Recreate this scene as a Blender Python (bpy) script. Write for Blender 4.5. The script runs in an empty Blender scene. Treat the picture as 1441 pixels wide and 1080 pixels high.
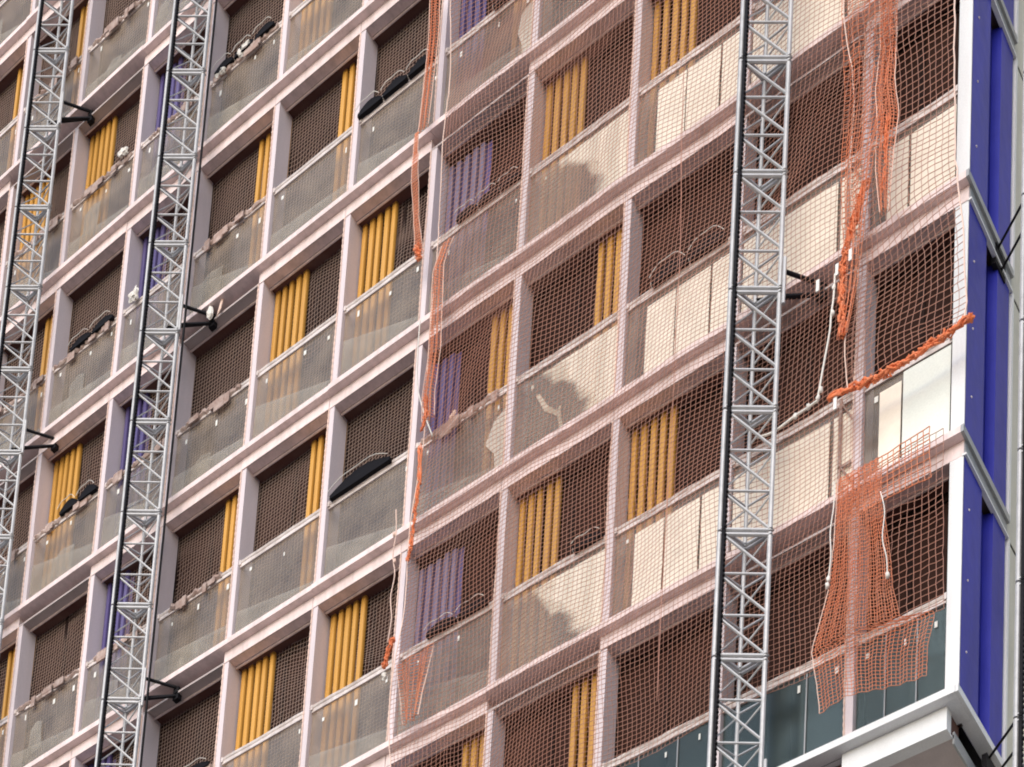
import bpy, math, random
import numpy as np
from mathutils import Matrix, Vector
R = math.radians
random.seed(7)
S = bpy.context.scene
COL = S.collection

# ------------------------------------------------------------------ materials
def new_mat(name):
    m = bpy.data.materials.new(name); m.use_nodes = True
    nt = m.node_tree; nt.nodes.clear()
    out = nt.nodes.new('ShaderNodeOutputMaterial')
    return m, nt, out

def N(nt, typ, **kw):
    n = nt.nodes.new('ShaderNode' + typ)
    for k, v in kw.items():
        if k.startswith('_'): setattr(n, k[1:], v)
        else: n.inputs[k.replace('_', ' ')].default_value = v
    return n

def surf(name, col, rough=.6, metal=0., dirt=None, dirt_amt=.35, scale=3., stretch=(1, 1, .25), bump=.0, vary=.06, fine=60., spec=.4):
    """painted / cast surface: base colour with streaky dirt, fine grain and a little per-object variation"""
    m, nt, out = new_mat(name); L = nt.links.new
    p = N(nt, 'BsdfPrincipled', Roughness=rough, Metallic=metal)
    p.inputs['Specular IOR Level'].default_value = spec
    tc = N(nt, 'TexCoord'); mp = N(nt, 'Mapping'); mp.inputs['Scale'].default_value = stretch
    L(tc.outputs['Object'], mp.inputs['Vector'])
    no = N(nt, 'TexNoise', Scale=scale, Detail=6., Roughness=.65)
    L(mp.outputs['Vector'], no.inputs['Vector'])
    ramp = N(nt, 'ValToRGB'); ramp.color_ramp.elements[0].position = .42; ramp.color_ramp.elements[1].position = .72
    L(no.outputs['Fac'], ramp.inputs['Fac'])
    mul = N(nt, 'Math', _operation='MULTIPLY'); mul.inputs[1].default_value = dirt_amt
    L(ramp.outputs['Color'], mul.inputs[0])
    mix = N(nt, 'MixRGB'); mix.inputs[1].default_value = (*col, 1)
    d = dirt or tuple(c * .55 for c in col); mix.inputs[2].default_value = (*d, 1)
    L(mul.outputs[0], mix.inputs[0])
    oi = N(nt, 'ObjectInfo'); mr = N(nt, 'MapRange'); mr.inputs['To Min'].default_value = 1 - vary; mr.inputs['To Max'].default_value = 1 + vary
    L(oi.outputs['Random'], mr.inputs['Value'])
    fn = N(nt, 'TexNoise', Scale=fine, Detail=3.); L(tc.outputs['Object'], fn.inputs['Vector'])
    fr = N(nt, 'MapRange'); fr.inputs['To Min'].default_value = .88; fr.inputs['To Max'].default_value = 1.12
    L(fn.outputs['Fac'], fr.inputs['Value'])
    mm = N(nt, 'Math', _operation='MULTIPLY'); L(mr.outputs[0], mm.inputs[0]); L(fr.outputs[0], mm.inputs[1])
    hv = N(nt, 'HueSaturation'); L(mix.outputs[0], hv.inputs['Color']); L(mm.outputs[0], hv.inputs['Value'])
    L(hv.outputs[0], p.inputs['Base Color'])
    if bump:
        b = N(nt, 'Bump', Strength=bump, Distance=.01); L(fn.outputs['Fac'], b.inputs['Height']); L(b.outputs[0], p.inputs['Normal'])
    L(p.outputs[0], out.inputs[0])
    return m

def glassy(name, tint, dust_col, dust_lo, dust_hi, scale=2.2, boost=1.2):
    m, nt, out = new_mat(name); L = nt.links.new
    tr = N(nt, 'BsdfTransparent'); tr.inputs[0].default_value = (*tint, 1)
    gl = N(nt, 'BsdfGlossy', Roughness=.22)
    fr = N(nt, 'Fresnel', IOR=1.45)
    fm = N(nt, 'Math', _operation='MULTIPLY'); fm.inputs[1].default_value = boost; L(fr.outputs[0], fm.inputs[0])
    mx = N(nt, 'MixShader'); L(fm.outputs[0], mx.inputs[0]); L(tr.outputs[0], mx.inputs[1]); L(gl.outputs[0], mx.inputs[2])
    tc = N(nt, 'TexCoord'); no = N(nt, 'TexNoise', Scale=scale, Detail=7., Roughness=.7); L(tc.outputs['Object'], no.inputs['Vector'])
    mr = N(nt, 'MapRange'); mr.inputs['From Min'].default_value = .35; mr.inputs['From Max'].default_value = .68
    mr.inputs['To Min'].default_value = dust_lo; mr.inputs['To Max'].default_value = dust_hi; L(no.outputs['Fac'], mr.inputs['Value'])
    df = N(nt, 'BsdfDiffuse'); df.inputs[0].default_value = (*dust_col, 1)
    m2 = N(nt, 'MixShader'); L(mr.outputs[0], m2.inputs[0]); L(mx.outputs[0], m2.inputs[1]); L(df.outputs[0], m2.inputs[2])
    L(m2.outputs[0], out.inputs[0])
    return m

PAINT = (.80, .65, .622)
M = {}
M['paint'] = surf('light grey facade coating', PAINT, .55, dirt=(.38, .31, .28), dirt_amt=.5, scale=4, stretch=(1.5, 1, .35), vary=.05, fine=25)
M['fin'] = surf('pale grey coated fin', (.68, .59, .60), .5, dirt=(.42, .38, .37), dirt_amt=.3, stretch=(1, 1, .12), vary=.05)
M['white_coat'] = surf('clean white grey coating', (.70, .70, .695), .45, dirt=(.5, .48, .46), dirt_amt=.3, vary=.02)
M['soffit'] = surf('grey soffit sheet', (.48, .41, .39), .6, vary=.06)
M['ceiling'] = surf('brown timber board ceiling', (.13, .085, .07), .8)
M['slab'] = surf('rust brown primed slab edge', (.11, .045, .035), .85, dirt=(.20, .13, .10), vary=.15)
M['window'] = surf('dark brown window pane', (.030, .0135, .010), .6, dirt=(.042, .022, .016), spec=.04, vary=.25)
M['frame'] = surf('dark brown window frame', (.022, .012, .010), .6, spec=.04)
M['yellow'] = surf('ochre yellow lacquer', (.60, .305, .055), .45, dirt=(.44, .22, .045), dirt_amt=.55, stretch=(1, 1, .1), vary=.08)
M['purple'] = surf('blue violet lacquer', (.085, .065, .19), .45, dirt=(.16, .135, .23), dirt_amt=.5, stretch=(1, 1, .1), vary=.1)
M['lavender'] = surf('greyish lavender lacquer', (.20, .165, .24), .45, dirt=(.11, .085, .17), dirt_amt=.6, stretch=(1, 1, .1), vary=.1)
M['blue'] = surf('ultramarine coated sheet', (.030, .034, .33), .38, dirt=(.018, .019, .19), dirt_amt=.7, scale=2.2, stretch=(1, 1.6, .3), vary=.04, fine=4, bump=.5, spec=.10)
M['reflblue'] = surf('deep blue painted reflection', (.016, .017, .17), .4, dirt=(.03, .033, .30), dirt_amt=.8, scale=3, stretch=(1, 2, .6), spec=.1)
M['rail'] = surf('dusty aluminium rail', (.72, .64, .60), .45, metal=.1, dirt=(.3, .23, .19), dirt_amt=.7, scale=6, stretch=(1, 1, 1))
M['wrap'] = surf('torn brown wrapping paper', (.31, .21, .175), .8, dirt=(.58, .48, .43), dirt_amt=.75, scale=9, stretch=(1, 1, 1), bump=.6, fine=30, vary=.15)
M['film'] = surf('cream protective film', (.72, .66, .57), .5, dirt=(.60, .50, .38), dirt_amt=.5, scale=2.5, vary=.05, bump=.2, fine=14)
M['sheet'] = surf('white greenish glazing film', (.72, .74, .67), .4, dirt=(.60, .63, .54), dirt_amt=.4, scale=1.5, vary=.02)
M['sticker'] = surf('white paper sticker', (.78, .77, .72), .6)
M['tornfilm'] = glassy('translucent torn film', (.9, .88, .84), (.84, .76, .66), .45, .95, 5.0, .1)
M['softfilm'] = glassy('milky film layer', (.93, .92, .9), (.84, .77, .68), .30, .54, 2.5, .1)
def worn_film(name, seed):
    # clear film whose milky coat thins towards the lower left, with a soft irregular border
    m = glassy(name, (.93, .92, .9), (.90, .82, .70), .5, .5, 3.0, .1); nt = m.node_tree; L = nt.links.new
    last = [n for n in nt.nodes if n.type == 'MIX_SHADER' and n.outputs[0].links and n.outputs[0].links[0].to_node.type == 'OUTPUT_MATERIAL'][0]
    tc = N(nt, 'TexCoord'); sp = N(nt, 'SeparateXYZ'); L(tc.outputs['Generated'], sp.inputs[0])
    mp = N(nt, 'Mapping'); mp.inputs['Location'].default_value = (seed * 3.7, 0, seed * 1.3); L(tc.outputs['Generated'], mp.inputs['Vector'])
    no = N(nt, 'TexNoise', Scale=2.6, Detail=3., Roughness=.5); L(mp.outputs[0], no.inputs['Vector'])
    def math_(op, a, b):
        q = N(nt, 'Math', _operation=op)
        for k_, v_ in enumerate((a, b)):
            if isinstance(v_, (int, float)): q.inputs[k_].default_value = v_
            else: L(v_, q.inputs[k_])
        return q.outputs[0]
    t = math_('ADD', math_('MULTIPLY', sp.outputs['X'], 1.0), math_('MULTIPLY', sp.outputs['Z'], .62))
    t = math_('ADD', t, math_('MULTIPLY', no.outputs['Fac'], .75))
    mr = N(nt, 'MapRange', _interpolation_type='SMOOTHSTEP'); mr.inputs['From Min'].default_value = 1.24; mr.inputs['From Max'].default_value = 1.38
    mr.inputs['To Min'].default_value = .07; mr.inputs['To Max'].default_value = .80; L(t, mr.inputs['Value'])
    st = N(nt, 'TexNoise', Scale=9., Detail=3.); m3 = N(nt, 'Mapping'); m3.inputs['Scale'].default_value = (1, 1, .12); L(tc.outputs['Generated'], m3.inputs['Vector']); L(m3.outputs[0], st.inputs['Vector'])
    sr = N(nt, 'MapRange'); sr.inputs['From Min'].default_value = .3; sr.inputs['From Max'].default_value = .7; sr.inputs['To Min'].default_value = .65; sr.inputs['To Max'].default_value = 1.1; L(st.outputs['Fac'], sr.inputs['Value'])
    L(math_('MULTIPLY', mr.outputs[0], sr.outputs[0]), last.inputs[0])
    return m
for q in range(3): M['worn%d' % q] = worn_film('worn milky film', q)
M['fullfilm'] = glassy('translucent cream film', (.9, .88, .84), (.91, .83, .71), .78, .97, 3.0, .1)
M['glass'] = glassy('dusty balcony glass', (.90, .88, .85), (.56, .47, .385), .09, .22, 2.0, .2)
M['reflfilm'] = glassy('pale reflection haze', (.93, .92, .9), (.62, .57, .50), .10, .22, 3.0, .1)  # lighter reflection zones of the glass, painted as pale sheets
M['clean_glass'] = glassy('clean green grey glass', (.50, .58, .57), (.20, .25, .25), .04, .12, .9, .35)
M['galv'] = surf('galvanised steel', (.47, .465, .465), .45, metal=.2, dirt=(.27, .265, .26), dirt_amt=.5, scale=8, stretch=(1, 1, 1))
M['dark_steel'] = surf('black greased steel', (.014, .013, .015), .6, vary=.02, spec=.08)
M['grey_metal'] = surf('dark grey sheet metal', (.30, .305, .31), .4, metal=.2, dirt=(.22, .22, .22))
M['rubber'] = surf('black foam rubber', (.010, .009, .011), .7, vary=.02, spec=.08)
M['cord'] = surf('white cord', (.74, .70, .64), .7)
M['pinkcord'] = surf('pale salmon cord', (.80, .58, .48), .7)
M['orange'] = surf('bright orange netting', (.76, .20, .07), .65, dirt=(.62, .30, .18), dirt_amt=.5, scale=12, stretch=(1, 1, 1), bump=1., fine=70)
M['net'] = surf('faded orange net strand', (.47, .225, .16), .65, vary=0, dirt=(.46, .29, .23), dirt_amt=.5, scale=.7, stretch=(1, 1, 1))
M['netdull'] = surf('dusty brown net strand', (.40, .275, .22), .7, vary=.1, dirt=(.36, .29, .25), dirt_amt=.5, scale=.6, stretch=(1, 1, 1))
M['netorange'] = surf('orange net strand', (.74, .235, .11), .6, vary=0, dirt=(.62, .30, .19), dirt_amt=.6, scale=2, stretch=(1, 1, 1))
M['cream'] = surf('cream render', (.60, .58, .50), .7)
M['bounce_ground'] = surf('pale bounce ground', (.29, .255, .235), .9, scale=.3)
M['ply'] = surf('grey plastic', (.30, .36, .40), .5)

# ------------------------------------------------------------------ mesh helpers
class MB:
    def __init__(s): s.v = []; s.f = []
    def box(s, x0, x1, y0, y1, z0, z1):
        b = len(s.v)
        s.v += [(x, y, z) for z in (z0, z1) for y in (y0, y1) for x in (x0, x1)]
        s.f += [tuple(b + i for i in q) for q in ((0, 2, 3, 1), (4, 5, 7, 6), (0, 1, 5, 4), (2, 6, 7, 3), (0, 4, 6, 2), (1, 3, 7, 5))]
        return s
    def tube(s, pts, r, n=6, cap=True):
        P = [Vector(p) for p in pts]; b0 = len(s.v); k = len(P)
        rr = r if isinstance(r, (list, tuple)) else [r] * k
        up = None
        for i, p in enumerate(P):
            t = (P[min(i + 1, k - 1)] - P[max(i - 1, 0)]).normalized()
            if up is None:
                a = Vector((0, 0, 1)) if abs(t.z) < .9 else Vector((0, 1, 0))
                up = (a - t * a.dot(t)).normalized()
            else:
                up = (up - t * up.dot(t)).normalized()
            w = t.cross(up)
            for j in range(n):
                a = 2 * math.pi * j / n
                s.v.append(tuple(p + (up * math.cos(a) + w * math.sin(a)) * rr[i]))
        for i in range(k - 1):
            for j in range(n):
                a = b0 + i * n + j; c = b0 + i * n + (j + 1) % n
                s.f.append((a, c, c + n, a + n))
        if cap:
            s.f.append(tuple(b0 + j for j in reversed(range(n))))
            s.f.append(tuple(b0 + (k - 1) * n + j for j in range(n)))
        return s
    def blob(s, c, rx, ry, rz, seed=0, n=8, amp=.25):
        rnd = random.Random(seed); b = len(s.v); m = 6
        for i in range(m + 1):
            th = math.pi * i / m
            for j in range(n):
                ph = 2 * math.pi * j / n; k = 1 + amp * (rnd.random() - .5) * 2
                s.v.append((c[0] + rx * k * math.sin(th) * math.cos(ph), c[1] + ry * k * math.sin(th) * math.sin(ph), c[2] + rz * k * math.cos(th)))
        for i in range(m):
            for j in range(n):
                s.f.append((b + i * n + j, b + (i + 1) * n + j, b + (i + 1) * n + (j + 1) % n, b + i * n + (j + 1) % n))
        return s
    def poly(s, pts2, y0, y1):
        """outline in the facade plane (x, z), given thickness y0..y1"""
        b = len(s.v); n = len(pts2)
        s.v += [(x, y0, z) for x, z in pts2] + [(x, y1, z) for x, z in pts2]
        s.f.append(tuple(range(b, b + n))); s.f.append(tuple(reversed(range(b + n, b + 2 * n))))
        for i in range(n):
            j = (i + 1) % n; s.f.append((b + i, b + n + i, b + n + j, b + j))
        return s
    def build(s, name, mat, parent=None, smooth=False, loc=None):
        me = bpy.data.meshes.new(name); me.from_pydata(s.v, [], s.f); me.update()
        import bmesh
        bm = bmesh.new(); bm.from_mesh(me); bmesh.ops.recalc_face_normals(bm, faces=bm.faces); bm.to_mesh(me); bm.free()
        if smooth: me.polygons.foreach_set('use_smooth', [True] * len(me.polygons))
        me.materials.append(mat)
        o = bpy.data.objects.new(name, me); COL.objects.link(o)
        if parent: o.parent = parent
        return o

def tag(o, label=None, cat=None, group=None, kind=None):
    for k, v in (('label', label), ('category', cat), ('group', group), ('kind', kind)):
        if v: o[k] = v
    return o

def empty(name, loc=(0, 0, 0)):
    o = bpy.data.objects.new(name, None); COL.objects.link(o); o.location = loc; o.empty_display_size = .3
    return o

def smooth_path(pts, k=6):
    P = [Vector(p) for p in pts]; out = []
    for i in range(len(P) - 1):
        a = P[max(i - 1, 0)]; b = P[i]; c = P[i + 1]; d = P[min(i + 2, len(P) - 1)]
        for j in range(k):
            t = j / k
            out.append(.5 * ((2 * b) + (c - a) * t + (2 * a - 5 * b + 4 * c - d) * t * t + (3 * b - 3 * c + d - a) * t ** 3))
    out.append(P[-1]); return out

# ------------------------------------------------------------------ facade grid
CX = [0, -1.222, -2.77, -4.29, -5.873, -7.421, -8.896, -10.486, -12.059, -13.537, -15.127, -16.70, -18.27, -19.85]   # left edge of every fin; 0 is the corner
H = 3.0
# bay k lies between fin k (its left) and fin k-1; storeys of each bay that can be seen
VIS = {1: (0, 2), 2: (0, 4), 3: (0, 4), 4: (0, 5), 5: (-1, 5), 6: (0, 6), 7: (0, 6), 8: (0, 6), 9: (1, 7), 10: (1, 7), 11: (1, 7), 12: (2, 7), 13: (3, 8)}
MISSING = {(1, 2), (2, 2), (3, 2), (4, 2), (4, 5), (1, 4), (6, 10), (6, 11), (4, 8), (2, 8), (3, 10), (4, 11), (5, 13), (3, 12)}   # (floor, bay) whose fascia box is not hung yet
FW = .09   # fin width
def vis(k, n): return VIS[k][0] <= n <= VIS[k][1]

B = empty('apartment_building', (0, 0, -16.2))
tag(B, 'tall pale grey apartment block under construction with ochre louvres and blue end wall', 'building')
B.location = (0, 0, 0)

def ribbed(name, x0, x1, z0, z1, mat, y=.215, pitch=.128):
    mb = MB(); n = max(1, round((x1 - x0) / pitch)); w = (x1 - x0) / n
    for i in range(n):
        a = x0 + i * w + .012 + random.uniform(-.006, .006); c = a + w - .050 + random.uniform(-.007, .005)
        prof = [(a, y + .05), (a, y + .022), (a + .007, y + .004), ((a + c) / 2, y + .002), (c - .007, y + .004), (c, y + .022), (c, y + .05)]
        dz = random.uniform(-.012, .012)
        b = len(mb.v); m = len(prof)
        mb.v += [(px, py, z0) for px, py in prof] + [(px, py, z1 + dz) for px, py in prof]
        for j in range(m - 1): mb.f.append((b + j, b + j + 1, b + m + j + 1, b + m + j))
        mb.f.append((b, b + m, b + 2 * m - 1, b + m - 1)); mb.f.append(tuple(b + j for j in range(m))); mb.f.append(tuple(b + m + j for j in reversed(range(m))))
    return mb.build(name, mat, B)

# floors: ledge, soffit channel, lintel strip, slab edge, per floor; fascia box per bay
for j in range(0, 9):
    z = H * j
    ks = [k for k in VIS if vis(k, j) or vis(k, j - 1)]
    if not ks: continue
    xr = 0.0 if 1 in ks else CX[min(ks) - 1] + FW
    xl = CX[max(ks)] - .05
    # ledge, one length per pair of bays with a hairline joint
    mb = MB(); x = xr
    cuts = [CX[k] + FW / 2 for k in sorted(ks)]
    for i, c in enumerate(cuts):
        if i % 2 == 0 and c != cuts[-1]: continue
        lo = max(c, xl); top = z + .245 + random.uniform(-.004, .004); y = -.10 + random.uniform(-.006, .006)
        if j == 0: top = z + .345
        mb.box(lo + .004, x, y, .30, z + (.165 if j else .265), top)
        x = lo
    mb.build('floor_ledge', M['paint'] if j else M['white_coat'], B)
    mb = MB()
    mb.box(xl, xr - .14, .128, .32, z + .004, z + (.16 if j else .26))
    mb.build('slab_edge', M['slab'], B)
    if j > 0:
        mb = MB().box(xl, xr - .17, .004, .126, z, z + .018)
        mb.box(xl, xr - .17, .0, .006, z - .006, z + .022)
        mb.build('soffit', M['soffit'], B)
        MB().box(xl, xr - .17, .129, .146, z - .03, z + .002).build('lintel_strip', M['paint'], B)
        mb = MB().box(xl, xr - .02, .146, 2.6, z + .05, z + .09)
        mb.build('ceiling_board', M['ceiling'], B)
    for k in ks:
        if (j, k) in MISSING or j == 0: continue
        x0, x1 = CX[k] + (.0 if True else 0), CX[k - 1]
        dy = random.uniform(-.004, .004)
        if k == 1: x1 = 0.0
        top = z + .176
        MB().box(x0 + .004, x1 - .004, -.006 + dy, .12, z - .004, top).build('fascia_panel', M['paint'], B)
# lowest corner box under the bottom ledge (only over the end bay)
mb = MB().box(CX[1] - .02, -.13, .015, .12, .01, .262)
mb.box(CX[1] - .02, -.12, .0, .14, -.004, .014)
mb.build('starter_box', M['white_coat'], B)
MB().box(CX[1] - 3, -.11, .145, 2.2, .0, .04).build('soffit', M['soffit'], B)
MB().box(-.125, -.105, .145, 1.1, -.06, .07).build('flashing', M['grey_metal'], B)
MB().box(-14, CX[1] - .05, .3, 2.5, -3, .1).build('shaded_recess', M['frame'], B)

# fins with a perforated corner bead on their left front edge
for k in range(1, 14):
    for n in range(-1, 9):
        if not (vis(k, n) or (k + 1 in VIS and vis(k + 1, n))): continue
        x = CX[k]; z0 = H * n + (.235 if n else .335); z1 = H * n + H + .004
        f = MB().box(x, x + FW, .003, .252, z0, z1).build('fin', M['fin'], B)
        mb = MB(); pts = []; rr = []; m = 62; ph = random.uniform(0, 6)
        for i in range(m):
            t = i / (m - 1); pts.append((x - .004 + .004 * math.sin(t * 9 + ph), -.004, z0 + .02 + t * (z1 - z0 - .04))); rr.append(.0125 if i % 2 else .0065)
        mb.tube(pts, rr, 5).build('corner_bead', M['pinkcord'], f)

def interp(tab, z):
    if not isinstance(tab, (list, tuple)): return np.full_like(z, float(tab))
    zz = np.array([t[0] for t in tab]); vv = np.array([t[1] for t in tab]); return np.interp(z, zz, vv)

def net_obj(name, xl, xr, z0, z1, cell, y0, amp, r, mat, nu=None, seed=0, fold=None, bottom=None, skew=0, arcs=None):
    rng = np.random.default_rng(seed)
    nv = int(round((z1 - z0) / cell)); zg = np.linspace(z0, z1, nv + 1)
    A = interp(xl, zg); Bx = interp(xr, zg)
    if nu is None: nu = max(2, int(round(float(np.max(Bx - A)) / cell)))
    u = np.linspace(0, 1, nu + 1)
    X = A[:, None] + (Bx - A)[:, None] * u[None, :]
    Z = np.repeat(zg[:, None], nu + 1, 1)
    if bottom is not None:   # bottom edge height as a function of x
        zb = interp(bottom, X); t = (Z - z0) / (z1 - z0); Z = zb + (z1 - zb) * t
    Y = np.full_like(X, y0)
    X0, Z0 = X.copy(), Z.copy()
    for q in range(7):
        kx, kz = rng.uniform(.5, 3.2, 2); a, b, c = rng.uniform(0, 6.28, 3)
        s = np.sin(X0 * kx + Z0 * kz * rng.choice([-1, 1]) + a)
        Y += amp * .34 * s; X += amp * .16 * np.sin(X0 * kz + Z0 * kx + b); Z += amp * .22 * np.sin(X0 * kx * .9 - Z0 * kz * .5 + c)
    X += rng.normal(0, cell * .045, X.shape); Z += rng.normal(0, cell * .045, X.shape)
    if fold is not None: Y += fold[0] * np.sin(u * fold[1] * 6.283)[None, :] * np.linspace(1, .6, nv + 1)[:, None]
    ties = [(rng.uniform(A.min(), Bx.max()), rng.uniform(z0, z1), rng.uniform(.15, .4), rng.uniform(.15, .4), rng.uniform(-.07, .07)) for q in range(int((z1 - z0) * float(np.max(Bx - A)) * .35))]
    for (cx, cz, wx, wz, az) in ties:
        g_ = np.exp(-((X0 - cx) / wx) ** 2 - ((Z0 - cz) / wz) ** 2); Z += az * g_; X += az * .9 * g_ * (cx - X0) / wx
    if arcs is not None:
        for (cx, cz, wx, wz, az) in arcs:
            Z += az * np.exp(-((X0 - cx) / wx) ** 2 - ((Z0 - cz) / wz) ** 2)
    Y = np.minimum(Y, np.where(X > -9e9, -.13, 0)) if y0 < -.12 else Y
    Z -= skew * (u[None, :])
    P = np.stack([X, Y, Z], -1)
    offs_h = np.array([(0, -r, 0), (0, r * .5, r * .87), (0, r * .5, -r * .87)]); offs_v = np.array([(0, -r, 0), (r * .87, r * .5, 0), (-r * .87, r * .5, 0)])
    nvv, nuu = P.shape[:2]
    V1 = (P[:, :, None, :] + offs_h).reshape(-1, 3); V2 = (P[:, :, None, :] + offs_v).reshape(-1, 3)
    idx = np.arange(nvv * nuu).reshape(nvv, nuu)
    def quads(a, b, base):
        out = []
        for s in range(3):
            s2 = (s + 1) % 3
            out.append(np.stack([a * 3 + s, a * 3 + s2, b * 3 + s2, b * 3 + s], -1).reshape(-1, 4) + base)
        return np.concatenate(out)
    F = np.concatenate([quads(idx[:, :-1].ravel(), idx[:, 1:].ravel(), 0), quads(idx[:-1].ravel(), idx[1:].ravel(), len(V1))])
    V = np.concatenate([V1, V2])
    me = bpy.data.meshes.new(name); me.vertices.add(len(V)); me.vertices.foreach_set('co', V.astype(np.float32).ravel())
    me.loops.add(F.size); me.loops.foreach_set('vertex_index', F.astype(np.int32).ravel())
    me.polygons.add(len(F)); me.polygons.foreach_set('loop_start', np.arange(0, F.size, 4, dtype=np.int32)); me.polygons.foreach_set('loop_total', np.full(len(F), 4, np.int32))
    me.update(); me.validate(); me.materials.append(M[mat])
    o = bpy.data.objects.new(name, me); COL.objects.link(o)
    return o, P

def edge_rope(P, col, parent, r=.007, mat='pinkcord'):
    pts = [tuple(p) for p in P[::2, col]]
    MB().tube(pts, r, 5).build('edge_rope', M[mat], parent)

# rails, glass, films, windows, louvres
YEL = {}     # (k, n) -> louvre spans
def span(k, a, b): return (CX[k] + a, CX[k] + b)
odd_left = {3, 4, 6, 7, 10}
for n in (1, 3, 5):
    for k in odd_left | ({11} if n == 5 else set()):
        if vis(k, n): YEL[(k, n)] = ('yellow', span(k, .105, .75))
for n in (0, 2, 4, 6):
    for k in (4, 5, 7, 8, 11, 12):
        if vis(k, n): YEL[(k, n)] = ('yellow', span(k - 1, -.53, .118))
YEL[(12, 3)] = ('yellow', span(11, -.53, .118)); YEL[(13, 4)] = ('yellow', span(12, -.53, .118)); YEL[(12, 1)] = YEL[(12, 3)]
PUR = {}
for n in range(0, 7):
    if vis(5, n): PUR[(5, n)] = span(5, .105, .75 if n % 2 else .48)
    if vis(9, n): PUR[(9, n)] = span(9, .105, .62)

WRAP = {(8, 5), (8, 4), (8, 2), (10, 6), (10, 3), (10, 4), (10, 5), (10, 2), (11, 3), (11, 4), (11, 5), (11, 6), (8, 1), (9, 3), (9, 5), (9, 2), (8, 3), (12, 3), (12, 4), (12, 5), (12, 2), (5, 2)}
def jag(x0, x1, z0, z1, kind):
    rnd = random.Random(int(x0 * 100) + int(z0 * 7) + int(z1 * 1000))
    w = x1 - x0; h = z1 - z0; j = lambda a: rnd.uniform(-a, a)
    if kind == 'full': return [(x0, z0), (x1, z0), (x1, z1), (x0, z1)]
    if kind == 'torn':      # upper right sheet with a ragged left edge and a darker bite
        return [(x1, z0), (x1, z1), (x0 + .52 * w, z1), (x0 + (.34 + j(.05)) * w, z1 - .04), (x0 + (.30 + j(.03)) * w, z1 - .22 * h), (x0 + .40 * w, z1 - .17 * h),
                (x0 + (.50 + j(.04)) * w, z1 - .30 * h), (x0 + (.60 + j(.03)) * w, z1 - .37 * h), (x0 + (.66 + j(.03)) * w, z1 - .55 * h), (x0 + (.735 + j(.02)) * w, z1 - .56 * h), (x0 + (.74 + j(.02)) * w, z0)]
    if kind == 'sliver':
        return [(x1, z0 + .12), (x1, z1 - .1), (x0 + .86 * w, z1 - .18 * h), (x0 + (.80 + j(.03)) * w, z1 - .42 * h), (x0 + .88 * w, z1 - .60 * h), (x0 + .90 * w, z0 + .2)]
    if kind == 'shard':
        return [(x0 + .20 * w, z0 + .80 * h), (x0 + .24 * w, z0 + .79 * h), (x0 + .33 * w, z0 + .58 * h), (x0 + .43 * w, z0 + .44 * h), (x0 + .46 * w, z0 + .49 * h), (x0 + .48 * w, z0 + .30 * h), (x0 + .53 * w, z0 + .05 * h), (x0 + .50 * w, z0 + .05 * h), (x0 + .43 * w, z0 + .38 * h), (x0 + .30 * w, z0 + .53 * h)]
    if kind == 'low':       # faint lower sheet painted as a reflection, with a straight sloping top
        return [(x0, z0), (x1, z0), (x1, z0 + (.30 + j(.1)) * h), (x0, z0 + (.58 + j(.14)) * h)]
    if kind == 'patch':
        a = x0 + rnd.uniform(.05, .35) * w; b = a + rnd.uniform(.18, .34) * w; c = z0 + rnd.uniform(.1, .45) * h; d = c + rnd.uniform(.2, .45) * h
        return [(a, c), (b, c + j(.06)), (b + j(.05), d), ((a + b) / 2, d + .06), (a + j(.05), d - .03)]

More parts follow.
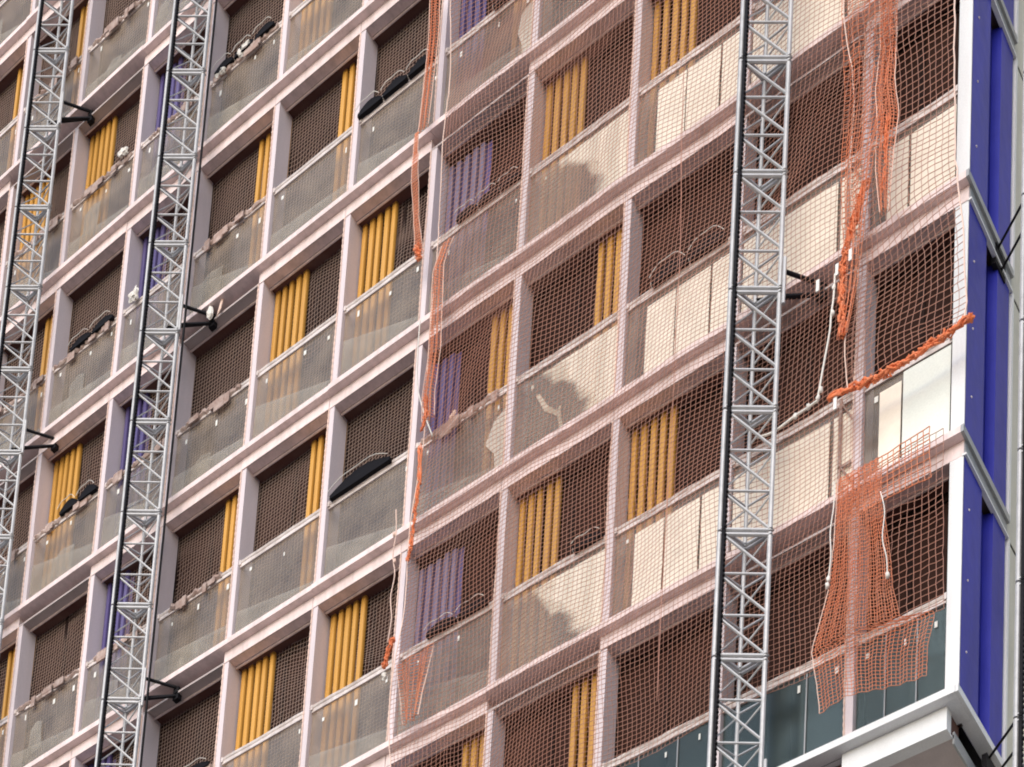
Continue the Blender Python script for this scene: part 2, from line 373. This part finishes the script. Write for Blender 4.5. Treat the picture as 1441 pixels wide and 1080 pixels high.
for k in VIS:
    for n in range(VIS[k][0], VIS[k][1] + 1):
        if n < 0: continue
        xl, xr = CX[k] + FW + .004, CX[k - 1] - .004
        if k == 1: xr = -.165
        zf = H * n + (.25 if n else .345); zr = H * n + 1.53; y = .05
        # window wall behind
        wz1 = H * n + H + .06
        w = MB().box(xl - .07, xr + .07, .31, .33, zf - .08, wz1).build('window', M['window'], B)
        mb = MB()
        xm = xl + (xr - xl) * (.52 if n % 2 else .45)
        for a, b_ in ((xl - .07, xl + .0), (xm - .03, xm + .03), (xr, xr + .07)): mb.box(a, b_, .285, .309, zf - .08, wz1)
        mb.box(xl - .0, xr, .287, .309, wz1 - .16, wz1 - .06)
        mb.build('window_frame', M['frame'], w)
        if k >= 6:
            rq = random.Random(k * 13 + n); arcs = [(xl + rq.uniform(0, 1) * (xr - xl), zf + rq.uniform(1.2, 2.5), rq.uniform(.2, .5), rq.uniform(.2, .5), rq.uniform(-.14, .14)) for q in range(4)]
            o, P = net_obj('mesh_screen', xl - .06, xr + .06, zf + .1, wz1 - .03, .055, .272, .012, .0036, 'netdull', seed=k * 17 + n, arcs=arcs)
            o.parent = w
        if (k, n) in YEL:
            c, (a, b_) = YEL[(k, n)]
            if a < xl - .12 or b_ > xr + .3: pass
            o = ribbed('louvre_panel', a, b_, zf, H * n + H + .035 + random.uniform(-.015, .01), M['yellow'])
            o['label'] = 'ochre yellow vertical louvres'
        if (k, n) in PUR:
            a, b_ = PUR[(k, n)]
            o = ribbed('louvre_panel', a, b_, zf, H * n + H - (.0 if k == 9 else .12), M['purple' if k == 9 or n % 2 == 0 else 'lavender'], y=.222)
            MB().box(a - .005, b_ + .03, .279, .284, zf, H * n + H - .1).build('louvre_backing', M['purple'], o)
            o['label'] = 'blue violet vertical louvres'
        # balustrade
        bal = empty('balustrade'); bal.parent = B
        clean = n == 0 and k <= 3
        mb = MB(); m = 9; pts = []
        for i in range(m):
            t = i / (m - 1); pts.append((xl - .012 + (xr - xl + .024) * t, y, zr + (random.uniform(-.006, .006) if 0 < i < m - 1 else 0)))
        mb.tube(pts, .027, 8)
        mb.box(xl, xr, y - .012, y + .012, zr - .075, zr - .02)
        for xx in (xl + .012, xr - .012): mb.box(xx - .016, xx + .016, y - .03, y + .06, zr - .05, zr + .02)
        mb.build('handrail', M['rail'], bal)
        g = MB()
        g.box(xl + .01, xr - .01, y + .004, y + .014, zf - .08, zr - .085)
        g.build('glass_pane', M['clean_glass' if clean else 'glass'], bal)
        if clean:
            mb = MB()
            for t in (.33, .68): mb.box(xl + (xr - xl) * t - .007, xl + (xr - xl) * t + .007, y - .004, y + .003, zf - .07, zr - .09)
            mb.build('glass_joint', M['grey_metal'], bal)
        # stickers
        rnd = random.Random(k * 31 + n)
        for t in (.14, .56, .9):
            if rnd.random() < .75:
                xs = xl + (xr - xl) * (t + rnd.uniform(-.05, .05)); zs = zr - .16 - rnd.uniform(0, .12)
                MB().box(xs, xs + rnd.uniform(.02, .045), y - .0, y + .0035, zs - rnd.uniform(.05, .09), zs).build('sticker', M['sticker'], bal)
        # films, and pale sheets painted as glass reflections
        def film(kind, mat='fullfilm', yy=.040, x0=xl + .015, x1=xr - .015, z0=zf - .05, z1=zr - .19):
            MB().poly(jag(x0, x1, z0, z1, kind), yy, yy + .003).build('film_and_reflection', M[mat], bal)
        W = xr - xl
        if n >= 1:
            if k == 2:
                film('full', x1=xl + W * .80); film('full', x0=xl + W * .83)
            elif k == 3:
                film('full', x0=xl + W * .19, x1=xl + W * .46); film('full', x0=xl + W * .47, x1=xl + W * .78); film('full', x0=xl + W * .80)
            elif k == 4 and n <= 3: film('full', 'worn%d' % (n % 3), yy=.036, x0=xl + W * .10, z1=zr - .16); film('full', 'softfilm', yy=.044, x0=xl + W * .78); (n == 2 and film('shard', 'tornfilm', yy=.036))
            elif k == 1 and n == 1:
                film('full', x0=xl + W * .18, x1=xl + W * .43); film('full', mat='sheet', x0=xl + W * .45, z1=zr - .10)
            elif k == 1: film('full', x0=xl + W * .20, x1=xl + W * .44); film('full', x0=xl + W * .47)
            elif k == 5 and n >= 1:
                film('low', 'reflfilm')
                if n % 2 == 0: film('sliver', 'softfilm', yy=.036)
            elif k in (6, 7): film('low', 'reflfilm')
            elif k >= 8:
                film('patch', 'reflfilm'); film('low', 'reflfilm', yy=.034)
        elif k >= 4: film('low', 'reflfilm')
        if k == 2 and n in (1, 2):
            xb = xr - .17
            mb = MB().box(xb, xb + .03, .0, .022, zf, zr - .03)
            mb.tube([(xb + .03, .01, zr - .10), (xr, .03, zr - .38)], .011, 5); mb.tube([(xb + .03, .01, zf + .42), (xr, .03, zf + .16)], .011, 5)
            mb.box(xb, xr, .0, .022, zf + .40, zf + .43)
            o = mb.build('brace', M['wrap'], bal); o['label'] = 'rusty brown bracing'
        # paper wrapped round the rail
        if (k, n) in WRAP:
            mb = MB(); rnd = random.Random(k * 7 + n * 3); m = 26; pts = []; rr = []
            t0 = rnd.uniform(0, .15); t1 = rnd.uniform(.8, 1)
            for i in range(m):
                t = t0 + (t1 - t0) * i / (m - 1)
                pts.append((xl + W * t, y - .004 + rnd.uniform(-.012, .012), zr - .012 + rnd.uniform(-.028, .02))); rr.append(rnd.uniform(.029, .05))
            mb.tube(pts, rr, 7)
            for q in range(5):
                t = rnd.uniform(t0, t1); xx = xl + W * t
                mb.box(xx, xx + rnd.uniform(.06, .2), y - .05 - rnd.uniform(0, .02), y - .046, zr - rnd.uniform(.08, .19), zr)
            mb.build('paper_wrap', M['wrap'], bal)

# end wall and corner
for n in range(-1, 4):
    z0 = H * n + (.25 if n else .345); z1 = H * n + H - .002
    if n >= 0:
        p = MB().box(-.15, -.006, .0, .16, z0 - .01, z1 + .006).build('corner_post', M['white_coat'], B)
        MB().box(-.163, -.1505, .02, .2, z0, z1 - .02).build('shadow_gap', M['dark_steel'], p)
    mb = MB()   # folded blue sheet
    ys = [0.004, .45, .475, .72, .745, 1.06, 1.07, 1.10]; xs = [0, 0, -.10, -.10, 0.0, 0.0, -.02, -.02]
    b = len(mb.v)
    zl = z0 if n >= 0 else z0 - .0
    if n >= 0:
        mb.v += [(x, yy, zl) for x, yy in zip(xs, ys)] + [(x, yy, z1) for x, yy in zip(xs, ys)] + [(x - .05, yy, zl) for x, yy in zip(xs, ys)] + [(x - .05, yy, z1) for x, yy in zip(xs, ys)]
        m = len(ys)
        for i in range(m - 1):
            mb.f += [(i, i + 1, m + i + 1, m + i), (2 * m + i, 3 * m + i, 3 * m + i + 1, 2 * m + i + 1)]
            mb.f += [(i, 2 * m + i, 2 * m + i + 1, i + 1), (m + i, m + i + 1, 3 * m + i + 1, 3 * m + i)]
        MB().box(-.098, -.094, .478, .718, zl + .002, z1 - .002).build('dark_reflection_strip', M['reflblue'], B)  # dark reflections in the fold, painted as a deeper blue strip
        o = mb.build('end_wall_sheet', M['blue'], B); o['label'] = 'ultramarine blue folded sheet of the end wall'
        mb = MB()
        for yy in (.14,):
            for q in range(3): mb.blob((-.03 if yy == .44 else .004, yy, z0 + .5 + q * .8 + yy * .3), .008, .012, .012, q, 6, .1)
        mb.build('fastener', M['rail'], o)
    MB().box(-.09, .02, 1.104, 1.15, z0 - .01, z1 + .006).build('end_trim', M['white_coat'], B)
    z = H * n + H
    if n >= -1:
        o_ = 0 if n >= 0 else .10
        mb = MB().box(.002, .032, -.10, 1.10, z + .165 + o_, z + .245 + o_)
        if n < 0: mb.box(-.11, .002, .302, 1.10, z + .265, z + .344)
        mb.build('side_ledge', M['white_coat'] if n < 0 else M['grey_metal'], B)
        if n >= 0:
            MB().box(-.03, .006, .012, 1.10, z + .012, z + .163).build('side_fascia', M['grey_metal'], B)
            MB().box(-.02, .026, -.006, 1.10, z - .012, z + .011).build('side_drip', M['white_coat'], B)
MB().box(-3, -.02, 1.16, 1.5, -6, 15).build('end_wall_return', M['cream'], B)
MB().box(-.02, 1.2, 1.5, 1.62, -6, 15).build('recessed_end_wall', M['cream'], B)
MB().box(-20.5, -.2, 2.5, 9, -16.2, 25).build('building_core', M['frame'], B)
MB().box(-20.5, -.2, .5, 2.4, -16.2, -3.1).build('lower_storeys', M['cream'], B)

# ------------------------------------------------------------------ masts of the climbing platforms
SEC = 1.477
def mast_at(x, y, zref, z0, z1, ties, label, full=True):
    root = empty('lattice_mast', (x, y, 0))
    tag(root, label, 'mast', 'lattice masts of the climbing platforms')
    Lc, Rc, Mc = Vector((0, 0, 0)), Vector((.405, .27, 0)), Vector((.10, .285, 0))
    zs = []
    z = zref
    while z > z0: z -= SEC
    k = 0
    while z < z1:
        sec = MB()
        g = .012
        for c, r in ((Rc, .027), (Mc, .022)):
            sec.tube([c + Vector((0, 0, z + g)), c + Vector((0, 0, z + SEC - g))], r, 8)
        sec.tube([Lc + Vector((-.030, -.012, z + g)), Lc + Vector((-.030, -.012, z + SEC - g))], .027, 8)
        nd = 3
        for i in range(nd + 1):
            zz = z + SEC * i / nd
            if i in (0, nd):
                zz += .028 if i == 0 else -.028
                r = .020
            else: r = .013
            up = Vector((0, 0, zz))
            sec.tube([Lc + up, Rc + up], r, 6); sec.tube([Rc + up, Mc + up], r * .9, 6); sec.tube([Lc + up, Mc + up], r * .9, 6)
        for i in range(nd):
            a = Vector((0, 0, z + SEC * (i + 1) / nd - .03)); b = Vector((0, 0, z + SEC * i / nd + .04))
            sec.tube([Lc + a, Rc + b], .015, 6)
            sec.tube([Rc + a, Mc + (a + b) / 2], .010, 6)
            sec.tube([Lc + b, Mc + a], .009, 6)
        for c in (Lc, Rc, Mc):
            for zz in (z + .035, z + SEC - .035): sec.box(c.x - .03, c.x + .03, c.y - .03, c.y + .03, zz - .006, zz + .006)
        o = sec.build('mast_section', M['galv'], root, smooth=False)
        rk = MB().box(.004, .034, -.03, .01, z + .006, z + SEC - .006)
        t = z + .03
        while t < z + SEC - .03:
            rk.box(.034, .044, -.026, .006, t, t + .03); t += .06
        rk.build('drive_rack', M['dark_steel'], o)
        z += SEC
    # service cable alongside the right chord
    if full:
        MB().tube([(.50, .30, z0), (.50, .30, z1)], .018, 6).build('feed_cable', M['dark_steel'], root)
    for zt in ties:
        t = MB()
        for dz in (-.16, .16):
            t.tube([Rc + Vector((.02, .02, zt + dz)), Rc + Vector((.33, .36, zt + dz * .35 + .06))], .022, 6)
        t.tube([Mc + Vector((0, 0, zt)), Rc + Vector((.30, .36, zt + .02))], .02, 6)
        t.box(.66, .76, .60, .67, zt - .06, zt + .12)
        o = t.build('wall_tie', M['dark_steel'], root)
        MB().tube([(.465, .25, zt - .32), (.465, .25, zt + .26)], .02, 6).build('clamp_bar', M['galv'], o)
    return root

mast_at(-2.375, -.60, 4.41, -16.2, 24, (5.98, .0 - .02), 'right lattice mast standing before the cream filmed balconies', False)
mast_at(-12.12, -.60, 8.74, -16.2, 24, (5.98, 11.98), 'second lattice mast from the left in front of blue violet louvres')
mast_at(-15.49, -.60, 17.63, -16.2, 24, (11.98, 17.98), 'leftmost lattice mast near the upper left corner of the facade', False)
m4 = mast_at(.56, .12, 4.3, -16.2, 12, (), 'partly hidden lattice mast beside the blue end wall', False)
for zt in (.02, 6.02):
    t = MB()
    t.tube([(-.55, .60, zt + .13), (.0, .20, zt + .16)], .013, 6); t.tube([(-.55, .70, zt - .04), (.0, .25, zt - .10)], .013, 6)
    t.box(-.60, -.545, .54, .80, zt - .10, zt + .15)
    o = t.build('wall_tie', M['dark_steel'], m4)
    MB().tube([(-.03, .10, zt - .38), (-.03, .10, zt + .30)], .022, 6).build('clamp_bar', M['galv'], o)

# ------------------------------------------------------------------ nets: every strand is real geometry
GN = 'safety nets hung over the facade'
o, P = net_obj('safety_net', [(-3, -7.12), (5, -7.10), (8, -7.06), (11, -7.0), (16, -7.1)], [(1, -1.0), (6, -.97), (8.6, -.76), (18, -.7)], 1.16, 16.5, .059, -.21, .06, .0033, 'net', seed=5, arcs=[(-6.75, 8.0, .35, .5, .13), (-6.7, 7.5, .3, .3, -.10), (-2.0, 4.7, .5, .4, -.16)])
tag(o, 'wide pinkish debris net hung over the middle bays', 'net', GN); edge_rope(P, 0, o, .007)
o, P = net_obj('safety_net', [(4.1, -1.15), (5.4, -1.2), (6.8, -1.14), (8.1, -1.26), (12, -1.42)], [(4.2, .08), (5.3, .05), (6.2, -.03), (7.3, -.09), (13, -.08)], 4.2, 13.0, .078, -.27, .055, .0040, 'net', seed=9, arcs=[(-.6, 5.6, .5, .35, -.06), (-.9, 5.9, .3, .3, -.08)])
tag(o, 'orange net over the end bay with a rolled lower hem', 'net', GN); edge_rope(P, 0, o, .007); edge_rope(P, -1, o, .009)
o, P = net_obj('safety_net', -1.15, -.14, 1.22, 3.2, .078, -.15, .05, .0042, 'net', seed=13, arcs=[(-.3, 2.6, .3, .3, -.1)])
tag(o, 'small coarse net closing the lowest end bay above its rail', 'net', GN)
o, P = net_obj('safety_net', [(.5, -1.34), (.85, -1.37), (1.27, -1.44), (1.66, -1.36), (1.96, -1.31), (3.2, -1.25)], [(.4, -.23), (.83, -.24), (1.16, -.19), (1.22, -.22), (1.26, -.54), (1.68, -.64), (2.7, -.74), (3.2, -.78)], .48, 3.22, .043, -.25, .04, .0042, 'netorange', seed=17, bottom=[(-1.45, .53), (-1.08, .59), (-.55, .46), (-.2, .40)], fold=(.012, 7))
tag(o, 'torn orange net flap draped over the lowest end balustrade', 'net', GN); edge_rope(P, 0, o, .005)
o, P = net_obj('safety_net', [(2.5, -1.30), (3.2, -1.30)], [(2.5, -.22), (3.3, -.24)], 2.66, 3.22, .066, -.23, .03, .0060, 'netorange', seed=19)
tag(o, 'orange net strip laid over the ledge below the white glazing', 'net', GN)
o, P = net_obj('safety_net', [(4.8, -1.30), (6.0, -1.25), (8, -1.30), (10, -1.42)], [(4.8, -1.20), (5.4, -1.1), (6.6, -.92), (7.3, -.82), (8.3, -.72), (10, -.70)], 4.85, 10, .066, -.31, .04, .0045, 'netorange', nu=10, seed=23, fold=(.02, 3))
tag(o, 'second orange net layer overlapping beside the end bay', 'net', GN)

# gathered, folded net edges
GB = 'gathered strips of net'
def gathered(pts, wid, label, seed, layers=6, mat='orange'):
    rnd = random.Random(seed); root = None
    path = smooth_path(pts, 9); mb = MB()
    for l in range(layers):
        ph = rnd.uniform(0, 6); q = []; rr = []
        for i, p in enumerate(path):
            t = i / (len(path) - 1); w = wid * (.75 + .25 * math.sin(t * 11 + ph))
            a = i * rnd.uniform(.5, .9) + ph + l * 1.05
            q.append(p + Vector((math.cos(a) * w * .5, math.sin(a) * w * .35, math.sin(a * .7 + l) * w * .4))); rr.append(wid * rnd.uniform(.08, .17))
        mb.tube(q, rr, 6)
    o = mb.build('gathered_net', M[mat], None)
    tag(o, label, 'net strip', GB)
    return o
def strip(name_pts, wid, label, seed, n=7):
    """net pulled together into a narrow hanging strip: dense strands with folds"""
    pts = name_pts
    tab = sorted([(p[2], p[0]) for p in pts]); zs = [t[0] for t in tab]
    w = wid if isinstance(wid, (list, tuple)) else [wid] * len(tab)
    xl = [(z, x - ww / 2) for (z, x), ww in zip(tab, w)]; xr = [(z, x + ww / 2) for (z, x), ww in zip(tab, w)]
    o, P = net_obj('gathered_net', xl, xr, min(zs), max(zs), .045, pts[0][1], .03, .0050, 'netorange', nu=n, seed=seed, fold=(.03, 2.5))
    edge_rope(P, 0, o, .005); edge_rope(P, -1, o, .005)
    tag(o, label, 'net strip', GB); return o
Q = lambda l, y: [(x, y, z) for x, z in l]
strip(Q([(-7.35, 14.3), (-7.32, 13.45), (-7.34, 12.85), (-7.37, 12.05)], -.25), .17, 'twisted orange net strip hanging at the top of the seam', 31)
strip(Q([(-7.42, 11.99), (-7.44, 11.35), (-7.40, 10.69), (-7.30, 10.05)], -.25), [.13, .08, .12, .06], 'narrow twisted net strip above an orange knot', 32, 5)
strip(Q([(-6.80, 9.9), (-6.92, 9.58), (-6.89, 9.04), (-6.87, 8.31), (-6.93, 7.73), (-6.91, 7.4)], -.26), .19, 'wavy pinkish net strip beside the violet louvres', 33, 8)
gathered(Q([(-6.98, 7.75), (-6.95, 7.5), (-7.0, 7.3)], -.25), .06, 'orange net bundle beside the middle seam column', 34)
gathered(Q([(-7.01, 7.06), (-6.98, 6.53), (-7.01, 6.15), (-7.03, 5.71), (-7.08, 5.49)], -.25), .06, 'flat orange net edge running down over the pale blue column', 35)
gathered(Q([(-7.23, 4.50), (-7.27, 4.38), (-7.34, 4.17)], -.24), .08, 'crumpled orange net scrap at the foot of a cord', 36)
gathered(Q([(-7.33, 10.2), (-7.29, 10.08), (-7.26, 9.98)], -.25), .08, 'orange knot of net on a handrail end', 37)
o, P = net_obj('gathered_net', [(3.15, -6.95), (4.2, -7.17)], [(3.15, -6.72), (3.6, -6.66), (4.05, -6.58)], 3.17, 4.1, .045, -.25, .03, .0055, 'netorange', nu=8, seed=38, fold=(.03, 2)); edge_rope(P, 0, o); edge_rope(P, -1, o)
tag(o, 'orange fan of net tied to a handrail in front of violet louvres', 'net strip', GB)
strip(Q([(-.85, 9.2), (-.82, 8.28), (-.84, 7.67), (-.77, 7.17), (-.79, 6.66), (-.79, 6.1)], -.3), [.10, .20, .24, .22, .20, .17], 'dense orange net bundle hanging right of the end bay column', 39, 9)
gathered(Q([(-.78, 7.25), (-.80, 7.0), (-.79, 6.6), (-.82, 6.35)], -.31), .05, 'bright orange fold across the end bay handrail', 40)
gathered(Q([(-1.0, 6.63), (-1.11, 6.31), (-1.19, 6.02), (-1.25, 5.71), (-1.25, 5.36), (-1.22, 4.87)], -.30), .085, 'long orange twisted tail hanging left of the end bay column', 41)
gathered(Q([(-1.33, 4.21), (-1.15, 4.19), (-.91, 4.14), (-.64, 4.12), (-.34, 4.13), (-.04, 4.17), (.15, 4.21)], -.29), .10, 'thick orange rolled hem sagging across the end bay', 42)

# cords
GR = 'cords tied to the nets'
def cord(pts, label, r=.010, mat='cord', knots=()):
    mb = MB().tube(smooth_path(pts, 6), r, 6)
    for i, c in enumerate(knots): mb.blob(c, .022, .022, .035, i, 7)
    o = mb.build('cord', M[mat], None, smooth=True); tag(o, label, 'cord', GR); return o
cord(Q([(-1.34, 5.71), (-1.35, 5.41), (-1.37, 5.24), (-1.38, 5.03), (-1.44, 4.65), (-1.5, 4.25)], -.29), 'white knotted cord hanging beside the orange twisted tail', .011, knots=[(-1.355, -.29, 5.24), (-1.35, -.29, 5.55), (-1.49, -.29, 4.3), (-1.46, -.29, 4.38)])
cord(Q([(-1.5, 4.27), (-1.62, 4.25), (-1.76, 4.24), (-2.0, 4.2), (-2.2, 4.25)], -.29), 'pale cord lashed along the handrail right of the right mast', .013, knots=[(-1.6, -.29, 4.26), (-1.75, -.29, 4.24)])
cord(Q([(-3.39, 9.87), (-3.37, 8.89), (-3.32, 7.47), (-3.32, 6.21), (-3.31, 4.93), (-3.33, 3.59), (-3.33, 1.7)], -.245), 'thin pale lacing line running straight down left of the right mast', .0045, 'net')
cord(Q([(-7.33, 6.35), (-7.30, 6.0), (-7.325, 5.7), (-7.27, 5.4), (-7.31, 5.1), (-7.27, 4.8), (-7.3, 4.47)], -.25), 'twisted pale cord ending at the crumpled orange scrap', .0075, 'pinkcord', [(-7.33, -.25, 6.0), (-7.29, -.25, 5.6)])
cord(Q([(-1.27, 3.17), (-1.265, 2.9), (-1.295, 2.6), (-1.28, 2.3), (-1.31, 1.96)], -.29), 'white cord with a toggle on the left edge of the torn flap', .007, 'cord', [(-1.31, -.29, 1.98), (-1.30, -.29, 2.05)])
cord(Q([(-.75, 2.75), (-.70, 2.5), (-.715, 2.2), (-.665, 1.95), (-.65, 1.72)], -.29), 'white cord with a toggle on the right edge of the torn flap', .006, 'cord', [(-.65, -.29, 1.74)])
cord(Q([(-7.17, 9.0), (-7.15, 8.2), (-7.06, 7.75), (-6.82, 7.1)], -.25), 'two thin white cords slanting from the seam down to a handrail', .009, 'cord')

# white clips on the ties right of the mast
mb = MB()
for x, z in ((-1.55, 5.73), (-1.33, 5.78), (-1.18, 5.86)): mb.box(x, x + .035, -.31, -.295, z - .12, z + .02)
tag(mb.build('strap_tag', M['sticker']), 'white strap ends hanging from the lintel right of the right mast', 'strap')
o = MB().box(-1.30, -1.265, -.31, -.295, 4.02, 4.24).build('strap_tag', M['sticker']); tag(o, 'single white strap tag at the left end of the rolled hem', 'strap')

# ------------------------------------------------------------------ black hoses and rags on the rails
GH = 'black foam hoses tied along the handrails'
def hose(k, n, t0, t1, humps, label, h=.10, ties=True, side=0):
    xl, xr = CX[k] + FW, CX[k - 1]; W = xr - xl; z = H * n + 1.53; y = .03
    mb = MB(); tm = []
    for i in range(humps):
        a = t0 + (t1 - t0) * i / humps; b = t0 + (t1 - t0) * (i + 1) / humps - .02
        pts = []; rr = []
        for q in range(11):
            t = q / 10; s = math.sin(math.pi * t)
            pts.append((xl + W * (a + (b - a) * t), y - .06, z + .02 + h * s)); rr.append(.014 + .032 * s)
        tm.append(pts)
        top = [(p[0], p[2] + .012) for p in pts]; bot = [(p[0], z - .015) for p in reversed(pts)]
        mb.poly(top + bot, y - .055, y + .02)
    o = mb.build('foam_hose', M['rubber'], None); tag(o, label, 'hose', GH)
    if ties:
        m2 = MB()
        for pts in tm:
            m2.tube([(p[0], p[1] - .04, p[2] + .02 + .02 * math.sin(i)) for i, p in enumerate(pts)], .0045, 5)
            m2.blob((pts[0][0], y - .03, z + .02), .02, .02, .03, 3, 6)
        m2.build('cord_tie', M['cord'], o)
    return o
hose(6, 4, .0, .95, 3, 'black hose in three humps on the rail left of the top seam strip', .09)
hose(5, 4, .55, .95, 1, 'black hose on the uppermost violet bay rail', .08)
hose(5, 3, .30, 1.0, 3, 'black hose in white ties on the rail before violet louvres', .05)
hose(3, 2, .25, .95, 2, 'black hose rising toward the right mast', .14)
hose(6, 2, .05, .80, 1, 'single large black hump on a rail of the middle bays', .14)
hose(10, 3, .42, .98, 2, 'two black humps on the rail beside five ochre louvres', .11)
hose(10, 4, .30, .95, 2, 'black hose ends on the rail right of the leftmost mast', .08)
hose(8, 1, .1, .95, 2, 'black hose under pale wrapping on the rail right of the second mast', .07)
hose(5, 1, .30, .95, 2, 'thin black loop on the rail of the lowest violet bay', .07)
hose(4, 1, .70, .98, 1, 'short black hose near the end of a filmed balcony rail', .05)
hose(8, 5, .08, .9, 3, 'black hose among pale rags on the topmost left rail', .08)

def rag(c, s, label, seed, mat='wrap'):
    mb = MB()
    for i in range(3):
        r = random.Random(seed * 5 + i)
        mb.blob((c[0] + r.uniform(-s, s) * .9, c[1] + r.uniform(-.02, .02), c[2] + r.uniform(-s, s) * .5 + r.uniform(-.02, .02)), s * r.uniform(.5, .9), s * .35, s * r.uniform(.4, .8), seed + i, 9, .35)
    o = mb.build('rag', M[mat], None); tag(o, label, 'rag', 'rags caught on the handrails'); return o
rag((-11.3, .0, 16.56), .10, 'pale rag on the topmost left rail among black hose', 3, 'cord')
rag((-11.75, .0, 16.50), .09, 'pale rag at the left end of the topmost hose', 4, 'cord')
rag((-13.2, -.02, 13.6), .12, 'pale crumpled rag on the rail left of the second mast', 5, 'cord')
rag((-13.75, -.02, 16.6), .10, 'pale rag at the right end of the upper left wrapped rail', 6, 'cord')
rag((-7.47, -.08, 4.24), .045, 'small white cloth beside the crumpled orange net scrap', 8, 'cord')
rag((-6.65, -.1, 7.43), .05, 'pink cloth knot on the rail under the wavy strip', 9, 'pinkcord')
f = MB().blob((-11.38, -.06, 12.06), .06, .04, .10, 2, 9, .15)
tag(f.build('foam_scrap', M['cord']), 'white foam scrap on the open lintel right of the second mast', 'scrap')
f = MB().poly([(-11.25, 11.93), (-11.18, 12.02), (-11.12, 12.30), (-11.20, 12.14)], -.05, -.035)
tag(f.build('foam_scrap', M['pinkcord']), 'pointed grey scrap on the same lintel right of the white one', 'scrap')

# ------------------------------------------------------------------ ground
g = MB().box(-400, 400, -400, 400, -16.6, -16.2).build('ground', M['bounce_ground']); tag(g, 'unseen ground at the foot of the building, made pale for bounce light', 'ground', kind='structure')  # out of view; made pale to throw light up onto the soffits

# ------------------------------------------------------------------ light
w = bpy.data.worlds.new('World'); S.world = w; w.use_nodes = True
nt = w.node_tree; nt.nodes.clear()
sky = nt.nodes.new('ShaderNodeTexSky'); sky.sky_type = 'NISHITA'; sky.sun_disc = False
EL, AZ = R(30), R(172)      # azimuth measured from +Y towards +X
sky.sun_elevation = EL; sky.sun_rotation = AZ; sky.air_density = 1.0; sky.dust_density = 1.2; sky.ozone_density = 1.0
bg = nt.nodes.new('ShaderNodeBackground'); bg.inputs[1].default_value = .15
out = nt.nodes.new('ShaderNodeOutputWorld')
nt.links.new(sky.outputs[0], bg.inputs[0]); nt.links.new(bg.outputs[0], out.inputs[0])
sd = bpy.data.lights.new('sun', 'SUN'); sd.energy = 1.4; sd.angle = R(60); sd.color = (1, .97, .945)
so = bpy.data.objects.new('sun', sd); COL.objects.link(so)
d = Vector((math.sin(AZ) * math.cos(EL), math.cos(AZ) * math.cos(EL), math.sin(EL)))
so.rotation_euler = d.to_track_quat('Z', 'Y').to_euler(); so.location = d * 60

# ------------------------------------------------------------------ camera (rising-front: the lens axis is near level, frame shifted up)
cam = bpy.data.cameras.new('camera'); co = bpy.data.objects.new('camera', cam); COL.objects.link(co)
r0, r1, r2 = Vector((0.807675, 0.58694, 0.056232)), Vector((-0.049462, 0.162477, -0.985472)), Vector((-0.58755, 0.79316, 0.16026))
mw = Matrix.Identity(4)
for i in range(3): mw[i][0] = r0[i]; mw[i][1] = -r1[i]; mw[i][2] = -r2[i]
mw.translation = Vector((6.5856, -14.9566, -14.6415))
co.matrix_world = mw
cam.sensor_width = 36; cam.lens = 2652.838 / 1441 * 36; cam.shift_x = 0; cam.shift_y = (2730.75 - 540) / 1441
cam.clip_start = .1; cam.clip_end = 2000
S.camera = co
S.render.engine = 'CYCLES'
S.cycles.transparent_max_bounces = 24; S.cycles.max_bounces = 6
S.cycles.use_denoising = True
S.cycles.filter_width = 1.9
S.view_settings.view_transform = 'Standard'; S.view_settings.look = 'None'; S.view_settings.gamma = 1
S.view_settings.exposure = 0.55
